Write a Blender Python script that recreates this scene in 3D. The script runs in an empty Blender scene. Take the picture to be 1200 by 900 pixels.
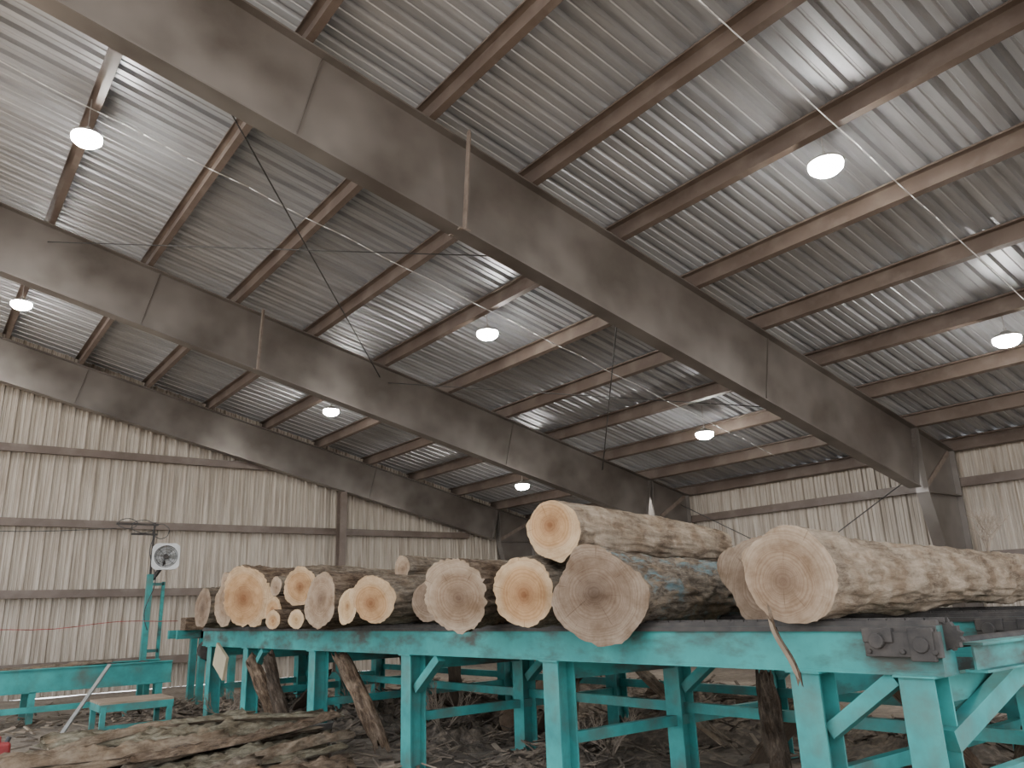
import bpy, math, random
from mathutils import Vector, Matrix, noise
random.seed(7)
COL = bpy.context.scene.collection
EYE = 1.6

# ------------------------------------------------------------------ materials
def nodes_mat(name):
    m = bpy.data.materials.new(name); m.use_nodes = True
    nt = m.node_tree
    b = nt.nodes["Principled BSDF"]
    return m, nt, b

def ramp(nt, stops):
    r = nt.nodes.new("ShaderNodeValToRGB")
    els = r.color_ramp.elements
    while len(els) < len(stops): els.new(0.5)
    for e, (p, c) in zip(els, stops):
        e.position = p; e.color = (c[0], c[1], c[2], 1)
    return r

def coords(nt, scale=(1,1,1), loc=(0,0,0)):
    tc = nt.nodes.new("ShaderNodeTexCoord"); mp = nt.nodes.new("ShaderNodeMapping")
    mp.inputs["Scale"].default_value = scale; mp.inputs["Location"].default_value = loc
    nt.links.new(tc.outputs["Object"], mp.inputs["Vector"])
    return mp.outputs["Vector"]

def tex_noise(nt, vec, scale, detail=5, rough=0.6, dist=0):
    n = nt.nodes.new("ShaderNodeTexNoise")
    n.inputs["Scale"].default_value = scale; n.inputs["Detail"].default_value = detail
    n.inputs["Roughness"].default_value = rough; n.inputs["Distortion"].default_value = dist
    nt.links.new(vec, n.inputs["Vector"])
    return n.outputs["Fac"]

def mix(nt, fac, a, b, mode='MIX'):
    m = nt.nodes.new("ShaderNodeMix"); m.data_type = 'RGBA'; m.blend_type = mode
    for sock, v in ((m.inputs[0], fac), (m.inputs[6], a), (m.inputs[7], b)):
        if isinstance(v, (int, float)): sock.default_value = v
        elif isinstance(v, tuple): sock.default_value = (v[0], v[1], v[2], 1)
        else: nt.links.new(v, sock)
    return m.outputs[2]

def bump(nt, b, h, strength=0.4, dist=0.02):
    bp = nt.nodes.new("ShaderNodeBump")
    bp.inputs["Strength"].default_value = strength; bp.inputs["Distance"].default_value = dist
    nt.links.new(h, bp.inputs["Height"]); nt.links.new(bp.outputs[0], b.inputs["Normal"])

def math_n(nt, op, a, b_=None, c=None):
    m = nt.nodes.new("ShaderNodeMath"); m.operation = op
    for s, v in zip(m.inputs, (a, b_, c)):
        if v is None: continue
        if isinstance(v, (int, float)): s.default_value = v
        else: nt.links.new(v, s)
    return m.outputs[0]

def noise_mat(name, stops, scale=3, rough=0.6, metal=0.0, bmp=0.2, sc=(1,1,1), detail=6, loc=(0,0,0), dist=0.02):
    m, nt, b = nodes_mat(name)
    v = coords(nt, sc, loc)
    f = tex_noise(nt, v, scale, detail)
    r = ramp(nt, stops); nt.links.new(f, r.inputs[0])
    nt.links.new(r.outputs[0], b.inputs["Base Color"])
    b.inputs["Roughness"].default_value = rough; b.inputs["Metallic"].default_value = metal
    if bmp: bump(nt, b, f, bmp, dist)
    return m

def two_scale_mat(name, stops, dirt, scale, dscale, sc=(1,1,1), dsc=(1,1,1), lo=.5, hi=.7, rough=.6, metal=0, bmp=.15, ddet=8):
    m, nt, b = nodes_mat(name)
    f = tex_noise(nt, coords(nt, sc), scale, 6)
    r = ramp(nt, stops); nt.links.new(f, r.inputs[0])
    g = tex_noise(nt, coords(nt, dsc, (3, 7, 1)), dscale, ddet, .6)
    rr = ramp(nt, [(lo, (0,0,0)), (hi, (1,1,1))]); nt.links.new(g, rr.inputs[0])
    c = mix(nt, rr.outputs[0], r.outputs[0], dirt)
    nt.links.new(c, b.inputs["Base Color"])
    b.inputs["Roughness"].default_value = rough; b.inputs["Metallic"].default_value = metal
    if bmp: bump(nt, b, g, bmp, .01)
    return m

M = {}
M['roof'] = two_scale_mat("galvanised_roof_sheet", [(.3,(.30,.31,.325)),(.7,(.48,.49,.51))], (.25,.24,.235), 1.2, 1.6,
                          sc=(.25,3.2,1), dsc=(.35,2.5,1), lo=.50, hi=.85, rough=.42, metal=.45, bmp=.0)
M['wall'] = two_scale_mat("painted_wall_sheet", [(.3,(.30,.255,.205)),(.7,(.44,.39,.33))], (.16,.12,.085), 1.5, 2.2,
                          sc=(5,5,.3), dsc=(9,9,.30), lo=.46, hi=.74, rough=.6, bmp=.04)
M['steel'] = two_scale_mat("dusty_brown_primer_steel", [(.3,(.075,.062,.052)),(.7,(.145,.125,.11))], (.23,.208,.188), .9, .6,
                           lo=.44, hi=.74, rough=.34, metal=.4, bmp=.0, ddet=3)
M['purlin'] = two_scale_mat("brown_primer_purlin", [(.3,(.075,.052,.04)),(.7,(.13,.098,.078))], (.19,.155,.13), 1.2, 2,
                            lo=.5, hi=.85, rough=.5, bmp=.0, ddet=4)
M['teal'] = two_scale_mat("worn_teal_paint", [(.3,(.014,.14,.135)),(.65,(.03,.26,.24))], (.065,.075,.058), 2.5, 2.2,
                          lo=.46, hi=.74, rough=.65, bmp=.1)
M['tealrail'] = two_scale_mat("grimy_teal_paint", [(.3,(.013,.125,.12)),(.65,(.028,.23,.21))], (.035,.038,.03), 2.0, 1.8,
                          dsc=(1,1,2.5), lo=.46, hi=.66, rough=.7, bmp=.15)
M['dark'] = noise_mat("greasy_dark_steel", [(.3,(.012,.010,.009)),(.7,(.05,.041,.034))], 8, .75, .0, .3)
M['galv'] = noise_mat("pale_galvanised_metal", [(.3,(.25,.235,.22)),(.7,(.42,.40,.38))], 6, .45, .4, .1)
M['brace'] = noise_mat("dusty_brace_steel", [(.3,(.15,.112,.088)),(.7,(.26,.215,.18))], 6, .5, .2, .1)
M['cable'] = noise_mat("dark_cable", [(.3,(.03,.03,.03)),(.7,(.07,.065,.06))], 9, .6, 0, 0)
M['wire'] = noise_mat("pale_cable_jacket", [(.3,(.55,.55,.54)),(.7,(.7,.7,.69))], 9, .6, 0, 0)
M['white'] = noise_mat("aged_grey_enamel", [(.3,(.33,.33,.32)),(.7,(.46,.46,.45))], 6, .45, 0, .05)
M['greybar'] = noise_mat("dull_grey_bar", [(.3,(.18,.18,.17)),(.7,(.30,.30,.285))], 6, .5, 0, .05)
M['black'] = noise_mat("black_rubber", [(.3,(.015,.015,.015)),(.7,(.05,.05,.05))], 9, .6, 0, .1)
M['red'] = noise_mat("dusty_red_paint", [(.3,(.16,.015,.015)),(.7,(.30,.03,.03))], 6, .5, 0, .1)
M['board'] = noise_mat("sawn_board", [(.25,(.15,.105,.07)),(.7,(.30,.23,.165))], 3, .8, 0, .3, sc=(1,8,8))
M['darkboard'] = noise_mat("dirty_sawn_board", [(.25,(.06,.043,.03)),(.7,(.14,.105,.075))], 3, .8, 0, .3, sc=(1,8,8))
M['panel'] = noise_mat("cream_painted_panel", [(.25,(.27,.225,.145)),(.7,(.38,.325,.215))], 3, .7, 0, .1)
M['twig'] = noise_mat("dry_twig", [(.3,(.12,.09,.068)),(.7,(.26,.21,.16))], 9, .9, 0, .2)
M['chips'] = noise_mat("bark_chips", [(.3,(.042,.032,.023)),(.5,(.11,.083,.06)),(.72,(.28,.22,.16))], 1.7, .9, 0, .3, detail=2)
M['heap'] = noise_mat("brown_bark_litter", [(.3,(.034,.026,.019)),(.5,(.085,.065,.047)),(.7,(.18,.14,.10))], 9, .95, 0, .8, detail=10, dist=.06)

lm, nt, b = nodes_mat("lamp_lens_lit")
b.inputs["Base Color"].default_value = (1,1,1,1)
b.inputs["Emission Color"].default_value = (1,.97,.91,1)
b.inputs["Emission Strength"].default_value = 260
M['lens'] = lm

fm, nt, b = nodes_mat("sawdust_dirt_floor")
v = coords(nt)
f1 = tex_noise(nt, v, .5, 8, .65); f2 = tex_noise(nt, v, 9, 8, .7)
r1 = ramp(nt, [(.3,(.13,.102,.077)),(.55,(.26,.213,.165)),(.75,(.42,.36,.295))]); nt.links.new(f1, r1.inputs[0])
r2 = ramp(nt, [(.35,(.50,.48,.46)),(.65,(1,1,1))]); nt.links.new(f2, r2.inputs[0])
nt.links.new(mix(nt, 1.0, r1.outputs[0], r2.outputs[0], 'MULTIPLY'), b.inputs["Base Color"])
b.inputs["Roughness"].default_value = .95
bump(nt, b, f2, .8, .05)
M['floor'] = fm

def bark_mat(name, dark, mid, light, peel, lo, hi, seed):
    m, nt, b = nodes_mat(name)
    f = tex_noise(nt, coords(nt, (1.6, 7, 7), (seed, 0, 0)), 3.6, 10, .72, .6)
    r = ramp(nt, [(.36, dark), (.5, mid), (.64, light)]); nt.links.new(f, r.inputs[0])
    g = tex_noise(nt, coords(nt, (.8, 1.6, 1.6), (seed*2, 3, 1)), 1.8, 6, .6, .8)
    rr = ramp(nt, [(lo, (0,0,0)), (hi, (1,1,1))]); nt.links.new(g, rr.inputs[0])
    s = tex_noise(nt, coords(nt, (2.0, 14, 14), (seed, 5, 0)), 2.5, 8, .7)
    sr = ramp(nt, [(.36, tuple(c*.66 for c in peel)), (.62, peel)]); nt.links.new(s, sr.inputs[0])
    c = mix(nt, rr.outputs[0], r.outputs[0], sr.outputs[0])
    h = tex_noise(nt, coords(nt, (1, 1, 1), (seed, 2, 7)), 4.5, 8, .7)
    hr = ramp(nt, [(.40, (.62,.55,.49)), (.58, (1,1,1))]); nt.links.new(h, hr.inputs[0])
    nt.links.new(mix(nt, .9, c, hr.outputs[0], 'MULTIPLY'), b.inputs["Base Color"])
    b.inputs["Roughness"].default_value = .95
    b.inputs["Specular IOR Level"].default_value = .15
    bump(nt, b, f, .6, .03)
    return m

def cut_mat(name, heart, mid, rim, R, seed, off=(0, 0), dirt=.5):
    m, nt, b = nodes_mat(name)
    vec = coords(nt, (1,1,1), (0, off[0], off[1]))
    sp = nt.nodes.new("ShaderNodeSeparateXYZ"); nt.links.new(vec, sp.inputs[0])
    cb = nt.nodes.new("ShaderNodeCombineXYZ"); nt.links.new(sp.outputs[1], cb.inputs[0]); nt.links.new(sp.outputs[2], cb.inputs[1])
    ln = nt.nodes.new("ShaderNodeVectorMath"); ln.operation = 'LENGTH'; nt.links.new(cb.outputs[0], ln.inputs[0])
    Pm = nt.nodes.new("ShaderNodeMapping"); Pm.inputs["Location"].default_value = (seed*3.1, seed*1.7, 0); nt.links.new(cb.outputs[0], Pm.inputs["Vector"])
    nz = tex_noise(nt, Pm.outputs[0], 5, 3, .5)
    d = math_n(nt, 'MULTIPLY_ADD', nz, .06, ln.outputs["Value"])
    dn = math_n(nt, 'DIVIDE', d, R)
    r = ramp(nt, [(.16, heart), (.58, mid), (.82, mid), (1.0, rim)]); nt.links.new(dn, r.inputs[0])
    n1 = nt.nodes.new("ShaderNodeTexNoise"); n1.noise_dimensions = '1D'; n1.inputs["Scale"].default_value = 75; n1.inputs["Detail"].default_value = 3
    nt.links.new(d, n1.inputs["W"])
    wr = ramp(nt, [(.38, (.70,.62,.56)), (.56, (1,1,1))]); nt.links.new(n1.outputs["Fac"], wr.inputs[0])
    c = mix(nt, .5, r.outputs[0], wr.outputs[0], 'MULTIPLY')
    at = math_n(nt, 'ARCTAN2', sp.outputs[1], sp.outputs[2])
    n3 = nt.nodes.new("ShaderNodeTexNoise"); n3.noise_dimensions = '2D'; n3.inputs["Scale"].default_value = 1; n3.inputs["Detail"].default_value = 2
    cc = nt.nodes.new("ShaderNodeCombineXYZ"); nt.links.new(math_n(nt, 'MULTIPLY', at, 9), cc.inputs[0]); nt.links.new(math_n(nt, 'MULTIPLY_ADD', d, 2.5, seed*2.3), cc.inputs[1])
    nt.links.new(cc.outputs[0], n3.inputs["Vector"])
    cr = ramp(nt, [(.25, (.30,.22,.17)), (.28, (1,1,1))]); nt.links.new(n3.outputs["Fac"], cr.inputs[0])
    c = mix(nt, .4, c, cr.outputs[0], 'MULTIPLY')
    n2 = tex_noise(nt, Pm.outputs[0], 5, 9, .7, .2)
    r2 = ramp(nt, [(.38, (1,1,1)), (.66, (.56,.50,.44))]); nt.links.new(n2, r2.inputs[0])
    c = mix(nt, dirt, c, r2.outputs[0], 'MULTIPLY')
    nt.links.new(c, b.inputs["Base Color"]); b.inputs["Roughness"].default_value = .9
    b.inputs["Specular IOR Level"].default_value = .15
    bump(nt, b, n2, .3, .012)
    return m

BARK = {
 'brown': bark_mat("brown_bark", (.045,.032,.023), (.12,.087,.061), (.205,.158,.115), (.28,.205,.14), .56, .66, 1),
 'grey':  bark_mat("grey_bark", (.06,.047,.036), (.15,.123,.094), (.24,.20,.155), (.29,.225,.158), .53, .64, 4),
 'pale':  bark_mat("pale_peeled_bark", (.09,.067,.048), (.175,.136,.098), (.26,.212,.16), (.31,.245,.18), .45, .60, 8),
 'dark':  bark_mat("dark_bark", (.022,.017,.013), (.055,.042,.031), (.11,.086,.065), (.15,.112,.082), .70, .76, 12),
 'moss':  bark_mat("mossy_grey_bark", (.06,.052,.036), (.155,.138,.10), (.25,.23,.175), (.28,.22,.155), .56, .66, 15),
}
def CM(k, R, seed):
    rnd = random.Random(seed); off = (rnd.uniform(-.06,.06)*R/.3, rnd.uniform(-.06,.06)*R/.3)
    S = {'orange': ((.185,.088,.04), (.35,.215,.112), (.41,.295,.18), .85), 'tan': ((.14,.094,.063), (.245,.178,.123), (.30,.232,.168), .95),
         'grey': ((.11,.078,.056), (.18,.132,.095), (.225,.172,.127), 1.0), 'yellow': ((.23,.13,.063), (.39,.27,.15), (.45,.335,.21), .75)}[k]
    return cut_mat(k+"_end_grain", S[0], S[1], S[2], R, seed, off, S[3])
def painted_bark():
    m = BARK['grey'].copy(); m.name = "grey_bark_with_blue_marking_paint"; nt = m.node_tree
    b = nt.nodes["Principled BSDF"]
    src = b.inputs["Base Color"].links[0].from_socket
    g = tex_noise(nt, coords(nt, (1.5, 3, 3), (11, 3, 2)), 1.6, 5)
    rr = ramp(nt, [(.52, (0,0,0)), (.62, (.75,.75,.75))]); nt.links.new(g, rr.inputs[0])
    nt.links.new(mix(nt, rr.outputs[0], src, (.13,.205,.22)), b.inputs["Base Color"])
    return m
BARK['blue'] = painted_bark()

# ------------------------------------------------------------------ geometry helpers
class G:
    def __init__(s): s.v = []; s.f = []
    def add(s, vs, fs):
        o = len(s.v); s.v += [Vector(v) for v in vs]; s.f += [tuple(i+o for i in f) for f in fs]; return s
    def box(s, c, size, rot=None):
        hx, hy, hz = size[0]/2, size[1]/2, size[2]/2
        p = [Vector((x,y,z)) for x in (-hx,hx) for y in (-hy,hy) for z in (-hz,hz)]
        if rot is not None: p = [rot @ q for q in p]
        c = Vector(c)
        return s.add([q+c for q in p], [(0,1,3,2),(4,6,7,5),(0,4,5,1),(2,3,7,6),(0,2,6,4),(1,5,7,3)])
    def prof(s, pr, p0, p1, up=(0,0,1)):
        p0 = Vector(p0); p1 = Vector(p1); d = (p1-p0).normalized(); up = Vector(up)
        a = d.cross(up).normalized(); u = a.cross(d).normalized(); n = len(pr)
        vs = [p0+a*q[0]+u*q[1] for q in pr] + [p1+a*q[0]+u*q[1] for q in pr]
        fs = [(i, (i+1) % n, n+(i+1) % n, n+i) for i in range(n)]
        fs += [tuple(range(n))[::-1], tuple(range(n, 2*n))]
        return s.add(vs, fs)
    def cyl(s, p0, p1, r, n=12, r1=None):
        r1 = r if r1 is None else r1
        p0 = Vector(p0); p1 = Vector(p1); d = (p1-p0).normalized()
        up = Vector((0,0,1)) if abs(d.z) < .95 else Vector((1,0,0))
        a = d.cross(up).normalized(); u = a.cross(d)
        cs = [(math.cos(2*math.pi*i/n), math.sin(2*math.pi*i/n)) for i in range(n)]
        vs = [p0+(a*c+u*q)*r for c, q in cs] + [p1+(a*c+u*q)*r1 for c, q in cs]
        fs = [(i, (i+1) % n, n+(i+1) % n, n+i) for i in range(n)] + [tuple(range(n))[::-1], tuple(range(n, 2*n))]
        return s.add(vs, fs)
    def tube(s, pts, r, n=6):
        for a, b in zip(pts[:-1], pts[1:]): s.cyl(a, b, r, n)
        return s
    def lathe(s, c, pr, n=32):
        c = Vector(c); m = len(pr)
        vs = [c+Vector((r*math.cos(2*math.pi*i/n), r*math.sin(2*math.pi*i/n), z)) for r, z in pr for i in range(n)]
        fs = [(k*n+i, k*n+(i+1) % n, (k+1)*n+(i+1) % n, (k+1)*n+i) for k in range(m-1) for i in range(n)]
        return s.add(vs, fs)
    def build(s, name, mat, parent=None, origin=None, smooth=False, label=None, cat=None, group=None, kind=None, bevel=0):
        if origin is None:
            xs = [v.x for v in s.v]; ys = [v.y for v in s.v]; zs = [v.z for v in s.v]
            origin = Vector(((min(xs)+max(xs))/2, (min(ys)+max(ys))/2, min(zs)))
        origin = Vector(origin)
        me = bpy.data.meshes.new(name)
        me.from_pydata([v-origin for v in s.v], [], s.f); me.update()
        import bmesh
        bm = bmesh.new(); bm.from_mesh(me); bmesh.ops.recalc_face_normals(bm, faces=bm.faces); bm.to_mesh(me); bm.free()
        if smooth:
            for p in me.polygons: p.use_smooth = True
        me.materials.append(mat)
        o = bpy.data.objects.new(name, me); COL.objects.link(o)
        o.location = origin
        if parent is not None:
            o.parent = parent; o.location = origin - parent.location
        if bevel:
            bv = o.modifiers.new("bevel", 'BEVEL'); bv.width = bevel; bv.segments = 2; bv.limit_method = 'ANGLE'
        tag(o, label, cat, group, kind)
        return o

def tag(o, label=None, cat=None, group=None, kind=None):
    if label: o["label"] = label
    if cat: o["category"] = cat
    if group: o["group"] = group
    if kind: o["kind"] = kind

def empty(name, loc, label, cat, group=None):
    o = bpy.data.objects.new(name, None); COL.objects.link(o); o.location = loc
    o.empty_display_size = .1; tag(o, label, cat, group); return o

def iprof(w, d, tf=.016, tw=.012, top=0.0):
    h = w/2; t = tw/2
    return [(-h,top),(h,top),(h,top-tf),(t,top-tf),(t,top-d+tf),(h,top-d+tf),(h,top-d),(-h,top-d),(-h,top-d+tf),(-t,top-d+tf),(-t,top-tf),(-h,top-tf)]
def cprof(w, d, t=.008, c=0.0):
    return [(c,-d/2),(c+w,-d/2),(c+w,-d/2+.025),(c+w-t,-d/2+.025),(c+w-t,-d/2+t),(c+t,-d/2+t),(c+t,d/2-t),(c+w-t,d/2-t),(c+w-t,d/2-.025),(c+w,d/2-.025),(c+w,d/2),(c,d/2)]
def rect(w, h): return [(-w/2,-h/2),(w/2,-h/2),(w/2,h/2),(-w/2,h/2)]

# ------------------------------------------------------------------ building shell
XW, YE, X0, YS = 17.0, 21.3, -7.0, -4.0
SL = .235
PD = .25
def ztop(x): return 8.33 - SL*x
def zroof(x): return ztop(x) + PD + .03
SN = Vector((SL, 0, 1)).normalized()
RIB = [(0,0),(.022,.045),(.062,.045),(.084,0),(.13,0),(.14,.012),(.155,.012),(.165,0),(.215,0),(.225,.012),(.24,.012),(.25,0)]
RIB2 = [(0,0),(.022,.055),(.085,.055),(.107,0),(.19,0),(.20,.012),(.22,.012),(.23,0)]
P = .305
def ribpts(a, b, rib=RIB):
    out = []; t = a
    while t < b:
        for q, h in rib:
            if t+q <= b: out.append((t+q, h))
        t += P
    out.append((b, 0)); return out

g = G(); pts = ribpts(YS, YE+.05, RIB2); n = len(pts)
xs = [X0-.3, XW+.1]
for x in xs: g.v += [Vector((x, y, zroof(x)+h)) for y, h in pts]
g.f = [(i, i+1, n+i+1, n+i) for i in range(n-1)]
g.build("ceiling", M['roof'], kind="structure", label="corrugated galvanised metal roof sheets on steel purlins")

g = G(); pts = ribpts(X0, XW); n = len(pts)
g.v = [Vector((x, YE+.04-h, 0)) for x, h in pts] + [Vector((x, YE+.04-h, zroof(x))) for x, h in pts]
g.f = [(i, i+1, n+i+1, n+i) for i in range(n-1)]
g.build("wall_north", M['wall'], kind="structure", label="dusty beige ribbed metal end wall")
g = G(); pts = ribpts(YS, YE+.04); n = len(pts)
g.v = [Vector((XW+.04-h, y, 0)) for y, h in pts] + [Vector((XW+.04-h, y, zroof(XW))) for y, h in pts]
g.f = [(i, i+1, n+i+1, n+i) for i in range(n-1)]
g.build("wall_east", M['wall'], kind="structure", label="beige ribbed metal side wall below the eave")

g = G()
def grid(x0, x1, y0, y1, nx, ny, zf):
    o = len(g.v)
    for j in range(ny+1):
        for i in range(nx+1):
            x = x0+(x1-x0)*i/nx; y = y0+(y1-y0)*j/ny
            g.v.append(Vector((x, y, zf(x, y))))
    for j in range(ny):
        for i in range(nx):
            a = o+j*(nx+1)+i; g.f.append((a, a+1, a+nx+2, a+nx+1))
grid(-40, XW+.1, -40, YE+.1, 170, 180, lambda x, y: .03*noise.noise(Vector((x*.8, y*.8, 0))) - .015)
g.build("floor", M['floor'], origin=(0,0,0), kind="structure", smooth=True, label="brown dirt floor strewn with sawdust and bark")

# rafters + columns -----------------------------------------------------------
XK = 15.4
def rafter(y, depth, label, bx):
    g = G()
    p0 = Vector((X0+.1, y, ztop(X0+.1))); p1 = Vector((XK, y, ztop(XK)))
    g.prof(iprof(.24, depth, .022, .014), p0, p1)
    o = g.build("steel_rafter", M['steel'], label=label, cat="roof beam", group="roof rafters")
    d = (p1-p0).normalized()
    for x in (2.95, 10.9, 15.36):
        c = Vector((x, y, ztop(x))) - SN*(depth/2)
        g = G(); R = Matrix(((d.x, 0, SN.x), (0, 1, 0), (d.z, 0, SN.z)))
        g.box(c, (.012, .06 if x < 15 else .22, depth-.046), R)
        if x > 15:
            for k in range(4):
                for s in (-1, 1):
                    q = c + SN*(depth*.38 - k*.085) + d*.02*s
                    g.cyl(q+Vector((0,-.05,0)), q+d*.02*s+Vector((0,-.05,0)), .014, 6)
        g.build("splice_plate", M['steel'], parent=o)
    for x in bx:
        for s in (-1, 1):
            a = Vector((x, y+s*.24, ztop(x)+.02)); b = Vector((x, y+s*.10, 0)); b.z = ztop(x)-depth/SN.z+.0
            g = G(); g.prof([(0,0),(.07,0),(.07,.008),(.008,.008),(.008,.06),(0,.06)], a, b, up=(1,0,0))
            g.box(b+Vector((.03,0,.01)), (.16,.05,.02))
            for k in range(3): g.cyl(a.lerp(b, .08+.06*k)+Vector((.03,-.01*s,0)), a.lerp(b, .08+.06*k)+Vector((.03,.02*s,0)), .012, 6)
            g.build("flange_brace", M['brace'], parent=o)
    return o
FR = ((0.1, 1.22), (7.1, 1.22), (14.1, 1.12))
for y, dd in FR:
    rafter(y, dd, "deep brown steel I-beam rafter sloping down to a side column", (4.75,))
rafter(20.9, 1.0, "brown steel end rafter fixed against the ribbed end wall", ())

def column(y, depth):
    zt = lambda x: ztop(x)
    zb = ztop(XK)-depth/SN.z
    t = .008
    g = G()
    poly = [(16.42, 0), (16.8, 0), (16.8, zt(16.8)), (XK, zt(XK)), (XK, zb)]
    n = len(poly)
    g.add([(x, y-t, z) for x, z in poly]+[(x, y+t, z) for x, z in poly],
          [(i, (i+1) % n, n+(i+1) % n, n+i) for i in range(n)]+[tuple(range(n)), tuple(range(n, 2*n))])
    def plate(a, b, w=.24, th=.022):
        g.prof(rect(w, th), (a[0], y, a[1]), (b[0], y, b[1]), up=(0,0,1) if abs(a[0]-b[0]) > .5 and abs(a[1]-b[1]) < 1 else (1,0,0))
    plate((16.42, 0), (XK, zb)); plate((16.8, 0), (16.8, zt(16.8))); plate((XK, zt(XK)), (16.8, zt(16.8)))
    plate((XK, zb), (XK, zt(XK))); plate((XK, zb), (16.8, zb))
    g.box((16.6, y, .015), (.55, .32, .03))
    o = g.build("steel_column", M['steel'], label="tapered brown steel column carrying a roof rafter at the side wall", cat="column", group="side wall columns")
    g = G(); g.prof(rect(.10, .015), (XK+.05, y-.02, zb+.05), (16.75, y-.02, zt(16.7)-.05), up=(0,1,0))
    g.build("knee_stiffener", M['brace'], parent=o)
for y, dd in FR: column(y, dd)
column(20.9, 1.0)
for y in (0.1, 7.1, 14.1, 20.9):
    g = G(); g.prof(iprof(.22, .4, .02, .014, .2), (X0+.3, y, 0), (X0+.3, y, ztop(X0+.5)-1.29), up=(1,0,0))
    g.box((X0+.3, y, .015), (.5,.34,.03))
    g.build("steel_column", M['steel'], label="straight brown steel column on the open side", cat="column", group="open side columns")

g = G(); g.prof(iprof(.2, .25, .014, .01, .125), (9.8, 20.86, 0), (9.8, 20.86, ztop(9.8)-1.06), up=(0,1,0))
g.box((9.8, 20.86, .012), (.3,.35,.024))
g.build("end_wall_column", M['purlin'], label="slim brown steel column against the ribbed end wall", cat="column")

# purlins ---------------------------------------------------------------------
first = None
for i in range(-5, 11):
    x = 1.15+1.58*i
    if x < X0+.1: continue
    if x > 16.85: x = 16.85
    if first is None:
        g = G(); up = Vector(SN); h = PD/2; w = .09
        p0 = Vector((0, YS+.05, h+.006)); p1 = Vector((0, YE-.02, h+.006))
        zp = [(0,-h),(w,-h),(w,-h+.03),(w-.008,-h+.03),(w-.008,-h+.008),(.008,-h+.008),(.008,h),(-w,h),(-w,h-.03),(-w+.008,h-.03),(-w+.008,h-.008),(0,h-.008)]
        g.prof(zp, p0, p1, up=up)
        first = g.build("roof_purlin", M['purlin'], origin=(0, 0, 0))
        o = first
    else:
        o = first.copy(); COL.objects.link(o)
    o.location = (x, 0, ztop(x))
    tag(o, "long brown steel purlin under the corrugated roof", "roof purlin", "roof purlins")

for z in (.75, 2.34, 3.95, 5.66):
    xe = min(16.3, (ztop(0)-1.0-z)/SL)
    if z > 5: xe = (ztop(0)-.1-z)/SL
    g = G(); g.prof(cprof(.18, .1), (X0+.05, 21.16, z), (xe, 21.16, z), up=(0,-1,0))
    g.build("wall_girt", M['purlin'], label="horizontal brown steel girt on the ribbed end wall", cat="wall girt", group="end wall girts")
for z in (.75, 2.34, 3.82):
    g = G(); g.prof(cprof(.18, .1), (16.9, YS+.05, z), (16.9, YE-.1, z), up=(1,0,0))
    g.build("wall_girt", M['purlin'], label="horizontal brown steel girt on the side wall", cat="wall girt", group="side wall girts")

def rod(a, b, label, r=.012, mat='cable', name="brace_rod", cat="bracing rod", group="roof and wall bracing rods"):
    G().tube([Vector(a), Vector(b)], r).build(name, M[mat], label=label, cat=cat, group=group, smooth=True)
def zr(x, d=.25): return ztop(x)-d
for xa, xb in ((1.15, 7.4), (7.6, 13.7)):
    rod((xa, 7.12, zr(xa)), (xb, 14.08, zr(xb)), "thin dark steel rod crossing beneath the roof purlins")
    rod((xb, 7.12, zr(xb, .30)), (xa, 14.08, zr(xa, .30)), "thin dark steel rod crossing beneath the roof purlins", r=.009)
rod((16.5, 7.12, 4.3), (16.5, 14.0, .6), "thin diagonal rod along the side wall")
rod((16.46, 7.2, .6), (16.46, 14.0, 4.1), "thin diagonal rod along the side wall")

# lamps -----------------------------------------------------------------------
def lamp(x, y, drop=.60):
    zc = zroof(x) - drop
    e = empty("high_bay_lamp", (x, y, zc), "round high bay lamp hanging lit beneath the roof", "ceiling lamp", "high bay roof lamps")
    G().lathe((x,y,zc), [(.001,.10),(.05,.10),(.07,.09),(.08,.06),(.16,.04),(.185,.02),(.188,.0),(.182,-.002),(.178,.012),(.001,.02)]).build("housing", M['galv'], parent=e, smooth=True)
    G().lathe((x,y,zc), [(.180,.004),(.188,-.02),(.178,-.065),(.13,-.11),(.07,-.13),(0.001,-.136)]).build("lens", M['lens'], parent=e, smooth=True)
    g = G(); g.cyl((x,y,zc+.09),(x,y,zc+.15),.02,8); g.cyl((x,y,zc+.15),(x,y,zroof(x)-.01),.008,6)
    g.build("hook", M['galv'], parent=e)
for a in ((1.12,3.9),(7.55,3.9),(12.30,4.10),(1.12,10.4),(7.55,10.4),(12.95,10.2),(1.12,17.3),(7.55,16.8),(12.85,16.3,.86),(-4.6,3.9),(-4.6,10.4),(-4.6,16.9)): lamp(*a)  # the row at negative x is out of view, added to brighten the interior
for y in (3.9, 10.4, 16.9):
    x0, x1 = -2, 15.3; N = 60
    pts = []
    for i in range(N+1):
        x = x0+(x1-x0)*i/N
        pts.append(Vector((x, y-.25, ztop(x)-.03 - .03*abs(math.sin(x*1.99)))))
    G().tube(pts, .008, 6).build("lamp_cable", M['wire'], label="pale electric cable strung under purlins past the lamps", cat="cable", group="lamp supply cables", smooth=True)

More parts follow.
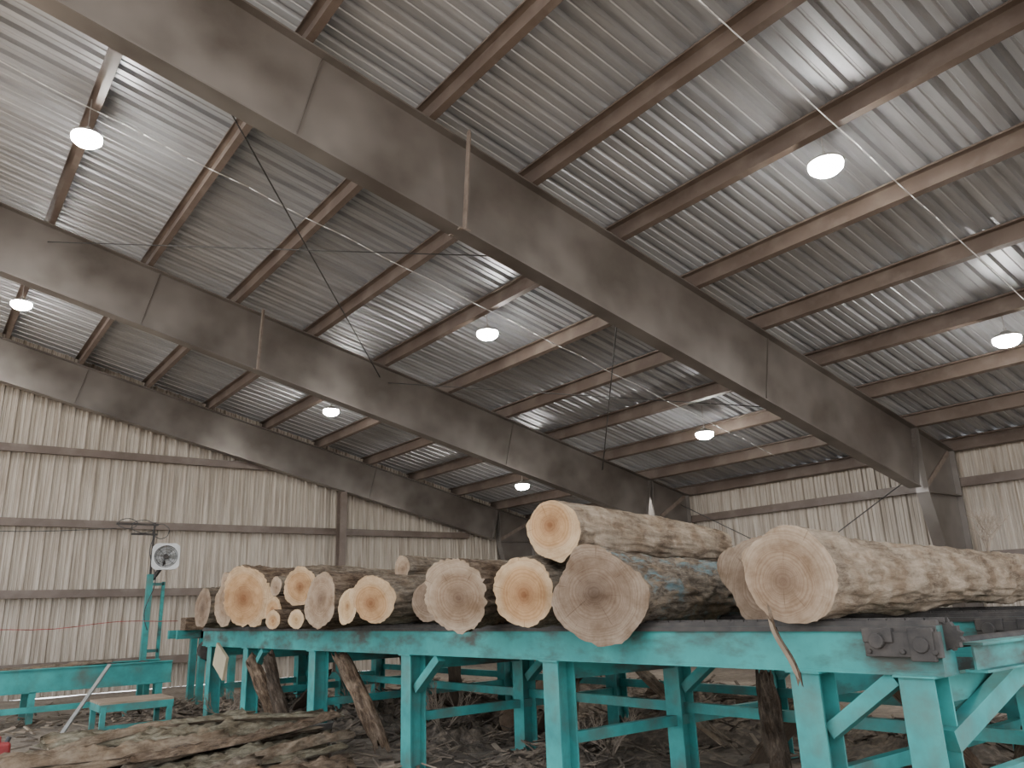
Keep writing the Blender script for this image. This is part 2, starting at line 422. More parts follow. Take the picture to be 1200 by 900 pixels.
# ------------------------------------------------------------------ log deck
DT = 1.42
def DX(y): return 4.72-.04*y
deck = empty("log_deck", (5.9, 8, 0), "teal painted steel log deck with chain rails and many legs", "log deck")
OFF = (0.1, 1.6, 3.1)
Y0, Y1 = 2.2, 14.1
ST = (2.36, 3.05, 5.43, 7.73, 9.98, 12.2, 13.75)
RH = .27
for k, of in enumerate(OFF):
    a = (DX(Y0)+of, Y0, DT); b = (DX(Y1)+of, Y1, DT)
    h_ = RH
    g = G(); g.prof([(-.1,0),(.1,0),(.1,-.02),(.09,-.02),(.09,-h_+.02),(.1,-h_+.02),(.1,-h_),(-.1,-h_),(-.1,-h_+.02),(-.09,-h_+.02),(-.09,-.02),(-.1,-.02)], a, b)
    g.build("rail", M['tealrail'], parent=deck)
    g = G(); g.prof([(-.09,0),(.09,0),(.09,.03),(.06,.03),(.055,.01),(-.055,.01),(-.06,.03),(-.09,.03)], a, b)
    g.build("chain_track", M['dark'], parent=deck)
    g = G(); g.prof([(-.116,.0),(-.10,.0),(-.10,-.03),(-.116,-.03)], a, b); g.build("wear_strip", M['dark'], parent=deck)
    g = G(); L = Y1-Y0; m = int(L/.11)
    for i in range(m):
        y = Y0+.03+i*.11; x = DX(y)+of
        g.box((x-.022, y, DT+.028), (.010,.10,.028)); g.box((x+.022, y, DT+.028), (.010,.10,.028))
        g.cyl((x-.03, y+.045, DT+.028), (x+.03, y+.045, DT+.028), .013, 6)
    g.build("chain", M['dark'], parent=deck)
    x = DX(Y0)+of
    g = G(); pr = []
    for i in range(24):
        rr = .08 if i % 2 else .065
        pr.append((rr*math.cos(i*math.pi/12), rr*math.sin(i*math.pi/12)))
    g.prof(pr, (x-.02, Y0-.02, DT-.06), (x+.02, Y0-.02, DT-.06))
    g.build("sprocket", M['dark'], parent=deck)
    g = G(); g.box((x-.125, Y0+.19, DT-.10), (.04,.44,.14)); g.box((x-.14, Y0+.07, DT-.10), (.03,.14,.18)); g.cyl((x-.17,Y0+.07,DT-.1),(x-.11,Y0+.07,DT-.1),.045,16)
    g.box((x-.135, Y0+.32, DT-.05), (.05,.18,.08)); g.cyl((x-.18, Y0+.32, DT-.08), (x-.12, Y0+.32, DT-.08), .045, 14)
    for q in (.0, .18, .38): g.cyl((x-.16, Y0+q, DT-.14), (x-.135, Y0+q, DT-.14), .016, 6)
    g.build("bearing_block", M['dark'], parent=deck, bevel=.005)
    for j, y in enumerate(ST):
        x = DX(y)+of
        g = G(); g.prof(iprof(.19 if k else .2, .19, .014, .012, .095), (x, y, .01), (x, y, DT-RH), up=(1,0,0))
        g.box((x, y, .01), (.3,.3,.02)); g.box((x, y, DT-RH-.005), (.24,.24,.012))
        g.build("leg", M['teal'], parent=deck)
        if j in (1, 3, 5) or (j == 2 and k):
            g = G(); g.prof(rect(.09, .09), (x, y-.09, .80), (x, y-.55, DT-RH-.02), up=(1,0,0))
            g.build("knee_brace", M['teal'], parent=deck)
for j, y in enumerate(ST):
    xa = DX(y)+OFF[0]+.09; xb = DX(y)+OFF[2]-.09
    G().prof(rect(.07, .09), (xa, y, .52), (xb, y, .52)).build("cross_stretcher", M['teal'], parent=deck)
    G().prof(rect(.10, .14), (xa, y, DT-.36), (xb, y, DT-.36)).build("cross_beam", M['tealrail'], parent=deck)
for k in (1, 2):
    G().prof(rect(.07, .09), (DX(3)+OFF[k]+.1, 2.4, .62), (DX(13.7)+OFF[k]+.1, 13.8, .62)).build("side_stretcher", M['teal'], parent=deck)
G().prof(iprof(.12,.16,.014,.012), (4.85, 2.12, DT-.10), (9.4, 2.12, DT-.10)).build("end_beam", M['tealrail'], parent=deck)
G().cyl((4.8, 2.2, DT-.1), (9.3, 2.2, DT-.1), .03, 14).build("drive_shaft", M['dark'], parent=deck, smooth=True)
G().prof(rect(.12,.09), (4.78, 2.3, .80), (5.75, 2.2, DT-.25), up=(0,1,0)).build("knee_brace", M['teal'], parent=deck)
G().prof(rect(.12,.09), (7.1, 2.25, .55), (6.3, 2.15, DT-.25), up=(0,1,0)).build("knee_brace", M['teal'], parent=deck)
for x in (7.2, 9.0):
    G().prof(iprof(.19,.19,.014,.012,.095), (x, 2.25, .01), (x, 2.25, DT-.28), up=(1,0,0)).build("leg", M['teal'], parent=deck)
G().prof(cprof(.06,.14), (9.2, 2.2, DT-.1), (8.8, 14.0, DT-.1)).build("rail", M['tealrail'], parent=deck)

# ------------------------------------------------------------------ logs
def make_log(x, y, z, r0, r1, L, yaw, bark, cut, label, seed, pitch=0, flare=0.0, slant=0.0, lump=.03, bend=.03, group="logs on the deck", name="log", rough=.03, rag=.35, lobe=.3, drop=0.0, collar=0.0):
    n = 96; m = max(12, int(L/.045))
    rnd = random.Random(seed); ph = [rnd.uniform(0, 6.28) for _ in range(6)]
    def rad(t, th):
        r = r0+(r1-r0)*t/L
        fl = flare*math.exp(-t/.28)
        r *= 1 + lump*math.sin(2*th+ph[0]) + lump*.6*math.sin(3*th+ph[1]) + fl*(1+lobe*math.sin(4*th+ph[2])+lobe*math.sin(3*th+ph[3]))
        c, s = math.cos(th), math.sin(th)
        e = 1-(1-rag)*math.exp(-t/.10)
        k = r0/.3
        if drop: r += drop*max(0, -s)**3*math.exp(-t/.22)          # root spur hanging from the butt
        if collar: r += collar*math.exp(-((t-.38)/.13)**2)*(1+.8*noise.noise(Vector((t*4, c*2.5, s*2.5+seed))))
        furrow = abs(noise.noise(Vector((t*2.2+seed*3.7, c*5.5, s*5.5))))
        r += rough*k*e*(.9-2.6*furrow)
        r += rough*k*e*.6*noise.noise(Vector((t*9+seed, c*12, s*12)))
        r += .04*k*noise.noise(Vector((t*.9+seed, c*1.2, s*1.2)))
        kn = noise.noise(Vector((t*1.7+seed*2, c*1.6, s*1.6)))
        r += .07*k*max(0, kn-.35)
        return r
    def cen(t): return (bend*math.sin(t/L*3.1)*math.sin(ph[4]), bend*math.sin(t/L*3.1)*math.cos(ph[4])*.5)
    vs = []; fs = []
    for j in range(m+1):
        t = L*j/m; cy, cz = cen(t)
        for i in range(n):
            th = 2*math.pi*i/n; r = rad(t, th); yy = r*math.cos(th); zz = r*math.sin(th)
            sl = (slant*yy + .3*slant*zz)*max(0, 1-t/.6)
            vs.append((t+sl, yy+cy, zz+cz))
    for j in range(m):
        for i in range(n):
            a = j*n+i; b_ = j*n+(i+1) % n; fs.append((a, a+n, b_+n, b_))
    me = bpy.data.meshes.new(name); me.from_pydata(vs, [], fs); me.update()
    for p in me.polygons: p.use_smooth = True
    me.materials.append(BARK[bark]); o = bpy.data.objects.new(name, me); COL.objects.link(o)
    o.location = (x, y, z); o.rotation_euler = (0, math.radians(-pitch), math.radians(yaw))
    tag(o, label, "log", group)
    mt = CM(cut, r0*(1+flare), seed)
    for end in (0, 1):
        t = 0 if end == 0 else L; cy, cz = cen(t)
        vs = [(t, cy, cz)]; fs = []
        for i in range(n):
            th = 2*math.pi*i/n; r = rad(t, th); yy = r*math.cos(th); zz = r*math.sin(th)
            vs.append((t+((slant*yy+.3*slant*zz) if end == 0 else 0), yy+cy, zz+cz))
        for i in range(n): fs.append((0, 1+(i+1) % n, 1+i) if end == 0 else (0, 1+i, 1+(i+1) % n))
        me = bpy.data.meshes.new("cut_face"); me.from_pydata(vs, [], fs); me.update(); me.materials.append(mt)
        c = bpy.data.objects.new("cut_face", me); COL.objects.link(c); c.parent = o
    return o

Z = EYE
make_log(4.5, 3.0, Z+.14, .275, .16, 6.2, 3, 'pale', 'tan', "thick pale log with smooth grey-tan sides and flared butt", 1, flare=.12, slant=-.06, rough=.02, lump=.02, lobe=.15, collar=.03)
make_log(5.12, 3.70, Z+.15, .25, .2, 4.2, 7, 'brown', 'grey', "rough brown log tucked behind the thick pale log", 2, flare=.26, slant=.2)
make_log(4.27, 4.52, Z+.085, .285, .24, 4.2, 14, 'blue', 'grey', "thick grey-barked log with blue paint and dusty flared butt", 3, pitch=.4, flare=.20, slant=-.3, lump=.05, drop=.09)
make_log(4.19, 4.93, Z+.60, .235, .19, 3.0, 13, 'pale', 'orange', "pale half-peeled log lying on top of the pile", 4, pitch=-1, slant=-.15, rough=.02, lump=.015)
make_log(4.05, 5.19, Z+.12, .27, .22, 4.0, 15, 'grey', 'orange', "round log with fresh orange growth-ringed end", 5, slant=-.2, lump=.015)
make_log(3.95, 6.05, Z+.13, .265, .22, 4.0, 16, 'brown', 'tan', "brown-barked log with ragged brown end", 6, flare=.08, slant=-.35, lump=.05, rough=.035, rag=.6, drop=.03)
make_log(4.28, 7.02, Z+.09, .20, .18, 3.8, 15, 'brown', 'grey', "dark-barked log set back from its neighbours", 7, slant=-.2)
make_log(4.35, 6.62, Z+.07, .12, .11, 3.4, 15, 'grey', 'tan', "slim grey log wedged between two thick logs", 26, slant=-.2)
make_log(3.89, 7.49, Z+.13, .235, .21, 4.0, 16, 'grey', 'orange', "grey log with bright orange-tan sawn end", 8, slant=-.3)
make_log(3.9, 8.1, Z+.06, .19, .18, 3.9, 15, 'brown', 'yellow', "brown log with narrow pale sawn end", 9, slant=.2, lump=.05)
make_log(3.85, 8.70, Z+.15, .28, .24, 4.0, 15, 'brown', 'tan', "thick brown log with weathered tan end", 10, flare=.08, slant=.1)
make_log(3.86, 9.32, Z+.33, .23, .2, 3.8, 15, 'grey', 'orange', "round orange-ended log raised on smaller logs", 11, slant=-.3)
make_log(3.85, 9.38, Z-.05, .115, .1, 3.0, 15, 'brown', 'yellow', "thin log with small pale end", 12, slant=-.2)
make_log(3.7, 9.75, Z-.05, .11, .1, 3.0, 15, 'brown', 'orange', "thin dark log squeezed low between thicker logs", 17, slant=-.2)
make_log(3.85, 10.15, Z+.07, .17, .17, 3.6, 15, 'brown', 'orange', "medium log with reddish sawn end", 13)
make_log(3.95, 10.35, Z+.37, .12, .11, 3.0, 15, 'grey', 'tan', "slim grey log resting on a thicker log", 24)
make_log(3.78, 10.95, Z+.27, .38, .33, 4.2, 15, 'brown', 'orange', "very thick log with broad orange end and ragged bark", 14, flare=.06, slant=-.25, lump=.05, rag=.6)
make_log(3.8, 11.95, Z+.17, .30, .27, 4.0, 15, 'grey', 'tan', "thick grey log with tan end", 15, slant=.1)
make_log(3.76, 12.85, Z+.15, .30, .27, 4.0, 15, 'grey', 'grey', "outermost thick grey log on the deck", 16, slant=.2)
make_log(3.95, 12.45, Z+.54, .13, .12, 3.0, 15, 'brown', 'tan', "slim brown log lying across two thick logs", 25, slant=.1)
make_log(5.2, 7.75, Z+.40, .15, .13, 3.0, 15, 'brown', 'tan', "slim brown log lying across the top of the row", 18, slant=.1)
make_log(4.8, 8.5, Z+.50, .14, .13, 3.0, 15, 'grey', 'tan', "slim grey log lying on top of the row", 19, slant=.1)
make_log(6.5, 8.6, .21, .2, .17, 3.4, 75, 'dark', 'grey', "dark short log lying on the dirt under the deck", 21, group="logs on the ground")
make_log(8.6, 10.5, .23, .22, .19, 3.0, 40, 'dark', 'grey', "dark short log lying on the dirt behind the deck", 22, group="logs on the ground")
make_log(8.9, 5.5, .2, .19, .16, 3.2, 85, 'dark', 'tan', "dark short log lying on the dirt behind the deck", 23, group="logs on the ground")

# ------------------------------------------------------------------ slabs
def make_slab(p0, p1, w, th, bark, label, seed, roll=0, group="bark slabs in the ground pile", face='board'):
    p0 = Vector(p0); p1 = Vector(p1); L = (p1-p0).length
    n = 14; m = max(10, int(L/.06)); vs = []; fs = []
    def pt(t, s):
        a = math.pi*s; ww = w*(1-.25*abs(t/L-.4)) * (1+.35*noise.noise(Vector((t*3.5+seed, 1, s))))
        yy = -ww/2*math.cos(a); zz = th*math.sin(a)*(1+.9*noise.noise(Vector((t*6, s*12, seed))))
        zb = .05*math.sin(t/L*3.1+seed)
        e = 0
        if t < .001 or t > L-.001: e = .2*noise.noise(Vector((s*9, seed*2.3, t)))
        return (t+e, yy+.04*math.sin(t*1.3+seed), zz+zb)
    for j in range(m+1):
        for i in range(n+1): vs.append(pt(L*j/m, i/n))
    for j in range(m):
        for i in range(n):
            a = j*(n+1)+i; fs.append((a, a+1, a+n+2, a+n+1))
    for j in (0, m): fs.append(tuple(j*(n+1)+i for i in range(n+1)))
    me = bpy.data.meshes.new("bark_slab"); me.from_pydata(vs, [], fs); me.update(); me.materials.append(BARK[bark])
    for p in me.polygons: p.use_smooth = len(p.vertices) == 4
    o = bpy.data.objects.new("bark_slab", me); COL.objects.link(o)
    vs2 = []; fs2 = []
    for j in range(m+1):
        a = Vector(vs[j*(n+1)]); b_ = Vector(vs[j*(n+1)+n]); vs2 += [a-Vector((0,0,.004)), b_-Vector((0,0,.004))]
    for j in range(m): fs2.append((2*j, 2*j+2, 2*j+3, 2*j+1))
    me = bpy.data.meshes.new("sawn_face"); me.from_pydata(vs2, [], fs2); me.update(); me.materials.append(M[face])
    c = bpy.data.objects.new("sawn_face", me); COL.objects.link(c); c.parent = o
    d = (p1-p0).normalized(); q = d.to_track_quat('X', 'Z')
    o.rotation_mode = 'QUATERNION'; o.rotation_quaternion = q @ Matrix.Rotation(math.radians(roll), 4, 'X').to_quaternion()
    o.location = p0
    tag(o, label, "wood slab", group)
    return o
sl = [((.7,8.9,.03),(4.1,9.3,.03),.34,.12,'moss',0),((.6,9.3,.03),(3.9,9.75,.03),.36,.12,'grey',0),((.7,8.5,.03),(4.0,8.75,.03),.3,.1,'brown',0),
      ((.6,8.95,.17),(4.2,9.15,.15),.34,.13,'moss',5),((.7,9.4,.17),(3.8,9.65,.15),.3,.1,'brown',185),((.4,8.7,.28),(3.7,9.35,.26),.36,.14,'moss',-5),
      ((1.3,9.35,.30),(4.25,9.5,.33),.26,.08,'grey',180),((.3,8.9,.12),(2.6,9.9,.36),.22,.07,'brown',170),((2.0,8.6,.2),(4.3,9.75,.42),.22,.07,'grey',10),
      ((1.3,9.05,.42),(4.1,9.3,.42),.30,.12,'moss',0),((.4,8.25,.04),(3.6,8.3,.04),.34,.11,'grey',5),((.5,8.35,.17),(3.2,8.55,.17),.30,.1,'moss',-8),((.7,7.95,.03),(3.9,8.0,.03),.3,.1,'brown',5),
      ((2.6,8.15,.14),(4.4,9.0,.22),.16,.06,'pale',20),((.5,9.6,.1),(2.4,10.0,.22),.2,.08,'grey',0),((.6,8.6,.36),(2.9,9.1,.40),.24,.09,'pale',5),
      ((1.9,8.45,.32),(4.2,9.05,.44),.2,.07,'brown',-10),((.9,8.05,.14),(3.0,8.2,.15),.22,.09,'grey',8),((.8,9.5,.30),(3.4,9.55,.44),.2,.08,'moss',0),
      ((1.1,8.75,.42),(2.6,9.25,.50),.10,.04,'pale',30),((2.2,9.2,.50),(4.3,9.05,.46),.12,.05,'moss',-20),((.7,8.3,.28),(2.2,8.9,.36),.12,.04,'pale',15),((2.4,8.3,.22),(4.1,8.6,.2),.12,.05,'moss',0)]
lab = {'moss':"long split slab with greenish grey bark in the pile",'grey':"long grey-barked offcut slab in the pile",'brown':"brown-barked offcut slab on the dirt",'pale':"pale splintered offcut slab in the pile"}
for i, (a, b_, w, th, bk, ro) in enumerate(sl): make_slab(a, b_, w, th, bk, lab[bk], i+31, ro)
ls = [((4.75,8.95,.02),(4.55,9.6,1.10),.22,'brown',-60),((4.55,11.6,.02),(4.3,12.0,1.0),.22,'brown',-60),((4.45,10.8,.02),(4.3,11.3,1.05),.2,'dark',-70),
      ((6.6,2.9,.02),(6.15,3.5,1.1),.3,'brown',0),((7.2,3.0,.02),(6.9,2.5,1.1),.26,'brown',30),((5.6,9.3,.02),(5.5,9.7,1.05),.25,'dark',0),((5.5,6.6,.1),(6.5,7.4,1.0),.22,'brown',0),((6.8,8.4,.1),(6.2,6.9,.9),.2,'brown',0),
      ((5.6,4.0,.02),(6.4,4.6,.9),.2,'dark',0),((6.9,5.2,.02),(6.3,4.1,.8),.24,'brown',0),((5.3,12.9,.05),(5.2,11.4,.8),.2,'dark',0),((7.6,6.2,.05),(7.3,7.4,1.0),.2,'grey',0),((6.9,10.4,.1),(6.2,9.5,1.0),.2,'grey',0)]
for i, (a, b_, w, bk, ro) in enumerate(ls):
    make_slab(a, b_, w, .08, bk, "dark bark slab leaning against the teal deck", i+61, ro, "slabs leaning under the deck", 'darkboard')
make_slab((4.42,3.05,1.12),(4.45,3.10,1.45),.06,.02,'brown',"ragged strip of bark hanging off the deck edge",77,90,"hanging bark strips")

# debris
g = G(); rnd = random.Random(5)
for i in range(2800):
    if i % 3: x = rnd.uniform(2.6, 10.5); y = rnd.uniform(3, 17)
    else: x = rnd.uniform(-.5, 7); y = rnd.uniform(6, 19)
    l = rnd.uniform(.04, .3)*(1 if rnd.random() < .85 else 2.2); w = rnd.uniform(.015, .06); t = rnd.uniform(.005, .02)
    R = Matrix.Rotation(rnd.uniform(0, 6.28), 3, 'Z') @ Matrix.Rotation(rnd.uniform(-.3,.3), 3, 'Y') @ Matrix.Rotation(rnd.uniform(-.4,.4), 3, 'X')
    g.box((x, y, .02+rnd.uniform(0,.04)), (l, w, t), R)
g.build("wood_debris", M['chips'], kind="stuff", label="scattered bark chips and splinters on the dirt", cat="wood debris")
def heap(hx, hy, hr, hh, seed):
    g = G(); N = 36; rnd = random.Random(seed)
    def zz(x, y):
        d = math.sqrt(x*x+y*y)
        return hh*max(0, 1-d)**.7*(1+.6*noise.fractal(Vector((x*4+hx, y*4, seed)), .8, 2, 4)) - .03
    for j in range(N+1):
        for i in range(N+1):
            x = (i/N*2-1); y = (j/N*2-1)
            g.v.append(Vector((hx+x*hr, hy+y*hr, zz(x, y))))
    for j in range(N):
        for i in range(N):
            a = j*(N+1)+i; g.f.append((a, a+1, a+N+2, a+N+1))
    for _ in range(int(150*hr)):
        a = rnd.uniform(0, 6.28); d = rnd.uniform(0, .9); x = d*math.cos(a); y = d*math.sin(a)
        R = Matrix.Rotation(rnd.uniform(0, 6.28), 3, 'Z') @ Matrix.Rotation(rnd.uniform(-.5,.5), 3, 'Y') @ Matrix.Rotation(rnd.uniform(-.6,.6), 3, 'X')
        g.box((hx+x*hr, hy+y*hr, zz(x, y)+.02), (rnd.uniform(.1,.6), rnd.uniform(.012,.045), rnd.uniform(.006,.014)), R)
    g.build("bark_heap", M['heap'], kind="stuff", label="low brown heap of bark and sawdust beneath the deck", cat="bark heap")
for k, h in enumerate(((5.7,6.6,1.2,.20),(6.2,11.2,1.5,.35),(8.9,7.5,1.8,.45),(5.3,13.4,1.0,.30),(6.0,9.1,1.0,.25),(9.5,11,1.8,.5),(9.0,4.2,1.4,.35),(3.9,14.9,.8,.22))): heap(*h, k)

# ------------------------------------------------------------------ left side machinery
conv = empty("waste_conveyor", (1.2, 16.4, 0), "low teal steel conveyor frame with dark rollers", "conveyor")
for y in (16.0, 16.9):
    G().prof(iprof(.1, .38, .02, .012), (-2.5, y, .87), (4.2, y, .87)).build("side_beam", M['teal'], parent=conv)
for i in range(12):
    x = -2.3+i*.56
    G().cyl((x, 16.02, .82), (x, 16.88, .82), .045, 12).build("roller", M['dark'], parent=conv, smooth=True)
for x in (-2.2, 0, 2.0, 4.0):
    for y in (16.0, 16.9):
        G().prof(rect(.1,.1), (x,y,0),(x,y,.5), up=(1,0,0)).build("leg", M['teal'], parent=conv)
for y in (15.7,):
    G().prof(rect(.07,.09), (-1.5,y,.25),(3.6,y,.25)).build("lower_rail", M['teal'], parent=conv)
    for x in (-1.3, 1.2, 3.4): G().prof(rect(.06,.06), (x,y,0),(x,y,.22), up=(1,0,0)).build("leg", M['teal'], parent=conv)
for i in range(2):
    make_slab((-1.8+i*.9, 16.2+.25*i, .88), (1.6+i*1.6, 16.25+.3*i, .88), .2, .05, ('pale','grey')[i], "thin offcut slab lying on the teal conveyor", 90+i, 0, "offcuts on the conveyor")

bn = empty("steel_bench", (3.0,13.4,0), "small teal steel bench with a dusty slatted top", "bench")
for x in (2.55, 3.45):
    for y in (13.1, 13.8): G().prof(rect(.07,.07), (x,y,0),(x,y,.42), up=(1,0,0)).build("leg", M['teal'], parent=bn)
for y in (13.1, 13.8): G().prof(rect(.06,.1), (2.5,y,.40),(3.5,y,.40)).build("frame_rail", M['teal'], parent=bn)
for x in (2.53, 3.47): G().prof(rect(.06,.1), (x,13.1,.40),(x,13.8,.40)).build("frame_rail", M['teal'], parent=bn)
G().prof(rect(.05,.05), (2.55,13.1,.14),(3.45,13.1,.14)).build("stretcher", M['teal'], parent=bn)
for i in range(4): G().box((3.0, 13.15+.2*i, .465), (1.0,.16,.03)).build("slat", M['board'], parent=bn)

g = G(); g.prof(rect(.055,.03), (2.2,14.05,.01),(3.1,15.78,.87)); g.build("leaning_bar", M['greybar'], label="thin grey metal bar leaning on the conveyor", cat="metal bar")
rc = empty("fuel_can", (1.10, 11.2, 0), "dusty red fuel can on the dirt", "fuel can")
G().box((1.10,11.2,.16),(.30,.2,.32)).build("body", M['red'], parent=rc, bevel=.03)
G().tube([(1.02,11.2,.32),(1.02,11.2,.38),(1.14,11.2,.38),(1.14,11.2,.32)], .014, 8).build("handle", M['red'], parent=rc)
G().cyl((1.21,11.2,.31),(1.23,11.2,.37),.025,12).build("cap", M['black'], parent=rc)
bx_, by_ = 4.45, 9.9
bk = empty("bucket", (bx_,by_,0), "grey bucket standing at the end of the slab pile", "bucket")
G().lathe((bx_,by_,0), [(0.001,.0),(.11,.0),(.14,.28),(.15,.28),(.15,.295),(.13,.295),(.105,.02),(0.001,.02)]).build("body", M['galv'], parent=bk, smooth=True)
G().tube([Vector((bx_+.145*math.cos(a), by_-.03*math.sin(a), .29+.12*math.sin(a))) for a in [math.pi*i/12 for i in range(13)]], .005).build("handle", M['dark'], parent=bk)

# machine mast
ms = empty("machine_mast", (4.1,17.6,0), "slim teal steel mast with dark conduit and looped hoses", "machine mast")
G().prof(rect(.11,.11), (4.05,17.6,0),(4.05,17.6,2.5), up=(1,0,0)).build("post", M['teal'], parent=ms)
G().prof(rect(.06,.06), (4.32,17.6,0),(4.32,17.6,2.35), up=(1,0,0)).build("post", M['tealrail'], parent=ms)
for z in (1.0, 2.3): G().prof(rect(.06,.06), (4.05,17.6,z),(4.32,17.6,z)).build("crosspiece", M['tealrail'], parent=ms)
G().prof(rect(.04,.04), (4.05,17.6,2.4),(4.05,17.6,3.55), up=(1,0,0)).build("conduit", M['dark'], parent=ms)
G().prof(rect(.04,.04), (4.1,17.52,3.5),(3.3,17.52,3.5)).build("arm", M['dark'], parent=ms)
G().prof(rect(.04,.04), (4.1,17.52,3.3),(3.6,17.52,3.3)).build("arm", M['dark'], parent=ms)
for k, (ax, az, rx, rz) in enumerate(((3.5,3.5,.18,.10),(3.8,3.45,.22,.13),(4.15,3.36,.16,.15))):
    G().tube([Vector((ax+rx*math.cos(2*math.pi*i/24), 17.45+.03*math.sin(5*i), az+rz*math.sin(2*math.pi*i/24))) for i in range(25)], .008).build("hose_loop", M['black'], parent=ms)
G().tube([Vector((3.3-i*.35, 17.45, 3.4-.12*math.sin(i/12*3.14))) for i in range(13)], .008).build("hose", M['black'], parent=ms, smooth=True)
G().tube([Vector((4.05-.08*math.sin(i*.5), 17.47, 3.3-i*.1)) for i in range(20)], .010).build("hose", M['black'], parent=ms, smooth=True)
# square framed fan
FS = .88
dc = Vector((4.26,17.34,2.84)); dn = (Vector((0,0,2.84))-dc); dn.z = 0; dn.normalize()
sd = Vector((-dn.y, dn.x, 0)).normalized(); upv = Vector((0,0,1))
fan = empty("fan", (dc.x, dc.y, dc.z-.3), "square grey-framed round fan fixed to the mast", "fan")
def Q(a, r, f): return dc+dn*f+(sd*math.cos(a)+upv*math.sin(a))*r*FS
g = G(); NN = 48
def sq(a, h=.30):
    c, s = math.cos(a), math.sin(a); k = h/max(abs(c), abs(s)); return min(k, h*1.22)
for f in (.08, -.06):
    for i in range(NN): a = 2*math.pi*i/NN; g.v += [Q(a, .25, f), Q(a, sq(a), f)]
for i in range(NN):
    j = (i+1) % NN; o_ = 2*NN
    g.f += [(2*i,2*i+1,2*j+1,2*j),(o_+2*i,o_+2*i+1,o_+2*j+1,o_+2*j),(2*i,2*j,o_+2*j,o_+2*i),(2*i+1,2*j+1,o_+2*j+1,o_+2*i+1)]
g.build("fan_frame", M['white'], parent=fan)
g = G(); g.cyl(dc-dn*.055, dc-dn*.05, .25*FS, 32); g.build("back_plate", M['white'], parent=fan)
for b_ in range(5):
    g = G(); a0 = 2*math.pi*b_/5
    g.add([Q(a0-.15,.05,.0), Q(a0+.25,.05,.03), Q(a0+.42,.21,.04), Q(a0-.30,.21,-.02)], [(0,1,2,3)])
    bo = g.build("fan_blade", M['greybar'], parent=fan); sm = bo.modifiers.new("s", 'SOLIDIFY'); sm.thickness = .006
G().cyl(dc-dn*.05, dc+dn*.06, .05, 20).build("hub", M['dark'], parent=fan)
g = G()
for rr in (.10, .16, .21, .25):
    g.tube([Q(2*math.pi*i/32, rr, .085) for i in range(33)], .003, 4)
for i in range(8): g.cyl(Q(2*math.pi*i/8, .05, .085), Q(2*math.pi*i/8, .25, .085), .003, 4)
g.build("fan_grille", M['dark'], parent=fan)
G().prof(rect(.06,.06), dc-dn*.05-upv*.1, (4.1,17.6,2.4)).build("bracket", M['dark'], parent=fan)

sc = empty("sawmill_frame", (4.9,16.9,0), "teal sawmill carriage frame with stacked timber", "sawmill frame")
for x in (4.9, 5.5):
    for y in (16.6, 17.2): G().prof(rect(.12,.12), (x,y,0),(x,y,1.9 if x > 5 else 1.35), up=(1,0,0)).build("post", M['teal'], parent=sc)
G().prof(rect(.12,.16), (4.4,16.6,1.3),(6.4,16.6,1.3)).build("beam", M['tealrail'], parent=sc)
G().prof(rect(.12,.16), (4.4,17.2,1.3),(6.4,17.2,1.3)).build("beam", M['tealrail'], parent=sc)
g = G(); g.box((5.3,16.9,1.0),(.6,.4,.45)); g.cyl((5.0,16.6,1.0),(5.0,16.45,1.0),.2,24); g.build("motor", M['dark'], parent=sc, bevel=.02)
G().box((4.75,16.5,1.50),(.55,.35,.24)).build("timber_block", BARK['brown'], label="sawn reddish timber block resting on the sawmill frame", cat="timber block", bevel=.01)
G().box((4.10,12.9,.95),(.04,.55,.36), Matrix.Rotation(.4,3,'X')).build("guard_panel", M['panel'], parent=deck)
G().tube([Vector((-.5+i*.35, 16.6, 1.45+.01*i-.03*math.sin(i))) for i in range(15)], .008).build("air_hose", M['red'], label="thin red air hose strung above the conveyor", cat="hose", smooth=True)

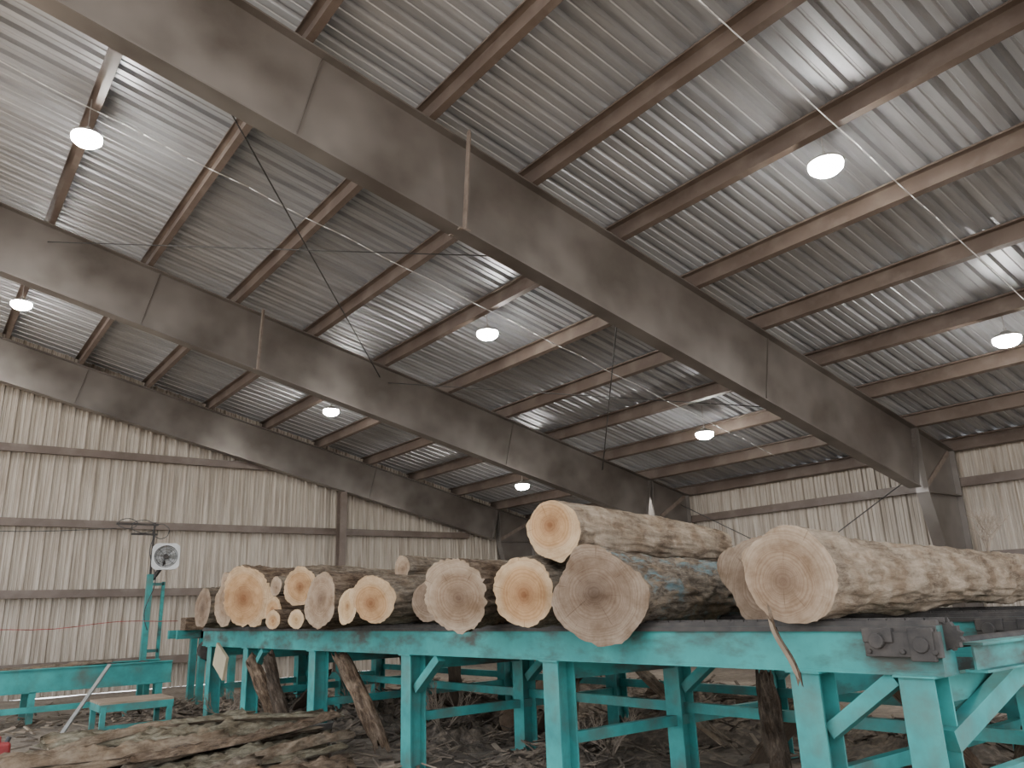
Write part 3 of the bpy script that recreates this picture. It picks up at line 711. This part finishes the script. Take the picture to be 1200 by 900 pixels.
def twig(base, h, seed, label, n0=3, lean=.4, r=.007):
    rnd = random.Random(seed); g = G()
    def grow(p, d, l, r, k):
        q = p+d*l; g.cyl(p, q, r, 5, r*.6)
        if k == 0: return
        for _ in range(3):
            nd = (d+Vector((rnd.uniform(-.7,.7), rnd.uniform(-.7,.7), rnd.uniform(-.2,.6)))).normalized()
            grow(p.lerp(q, rnd.uniform(.5,1)), nd, l*rnd.uniform(.55,.8), r*.6, k-1)
    for _ in range(n0):
        grow(Vector(base), Vector((rnd.uniform(-lean,lean), rnd.uniform(-lean,lean), 1)).normalized(), h*.4, r, 4)
    g.build("dry_twigs", M['twig'], label=label, cat="twigs")
twig((8.0,3.2,1.9), .5, 3, "spray of dry twigs standing on the pale log", 4, .4, .009)
twig((4.5,10.3,.03), .35, 8, "dead branching twigs beside the slab pile")
twig((5.6,8.9,.1), .7, 12, "tangle of dead branches under the deck", 4, 1.2, .012)
twig((5.8,11.6,.1), .8, 13, "tangle of dead branches under the deck", 4, 1.2, .012)
twig((6.0,6.3,.1), .6, 14, "tangle of dead branches under the deck", 4, 1.2, .012)
twig((4.3,13.2,.05), .6, 15, "tangle of dead branches at the end of the deck", 4, 1.2, .012)

# ------------------------------------------------------------------ light
w = bpy.data.worlds.new("World"); bpy.context.scene.world = w; w.use_nodes = True
nt = w.node_tree; bg = nt.nodes["Background"]
tc = nt.nodes.new("ShaderNodeTexCoord"); sp = nt.nodes.new("ShaderNodeSeparateXYZ"); nt.links.new(tc.outputs["Generated"], sp.inputs[0])
rp = ramp(nt, [(.0,(.62,.61,.59)),(.5,(.95,.97,1.0)),(1,(.70,.82,1.0))])
mr = nt.nodes.new("ShaderNodeMapRange"); mr.inputs[1].default_value = -1; mr.inputs[2].default_value = 1
nt.links.new(sp.outputs[2], mr.inputs[0]); nt.links.new(mr.outputs[0], rp.inputs[0]); nt.links.new(rp.outputs[0], bg.inputs[0])
bg.inputs[1].default_value = 5.4
sd_ = bpy.data.lights.new("sun", 'SUN'); sd_.energy = 26; sd_.angle = .02; sd_.color = (1,.97,.92)
so = bpy.data.objects.new("sun", sd_); COL.objects.link(so)
so.rotation_euler = Vector((-.42,-.05,.9)).to_track_quat('Z','Y').to_euler(); so.location = (-20,0,40)

# ------------------------------------------------------------------ camera
F = 912.0
yv = Vector((-725, -287, -F)).normalized()
xv = Vector((1233, -218, -F)).normalized()
xv = (xv - yv*xv.dot(yv)).normalized()
zv = xv.cross(yv)
Rm = Matrix((xv, yv, zv))
cd = bpy.data.cameras.new("camera"); cam = bpy.data.objects.new("camera", cd); COL.objects.link(cam)
cam.matrix_world = Matrix.Translation((0,0,EYE)) @ Rm.to_4x4()
cd.sensor_width = 36; cd.lens = F/1200*36; cd.clip_start = .05; cd.clip_end = 300
bpy.context.scene.camera = cam
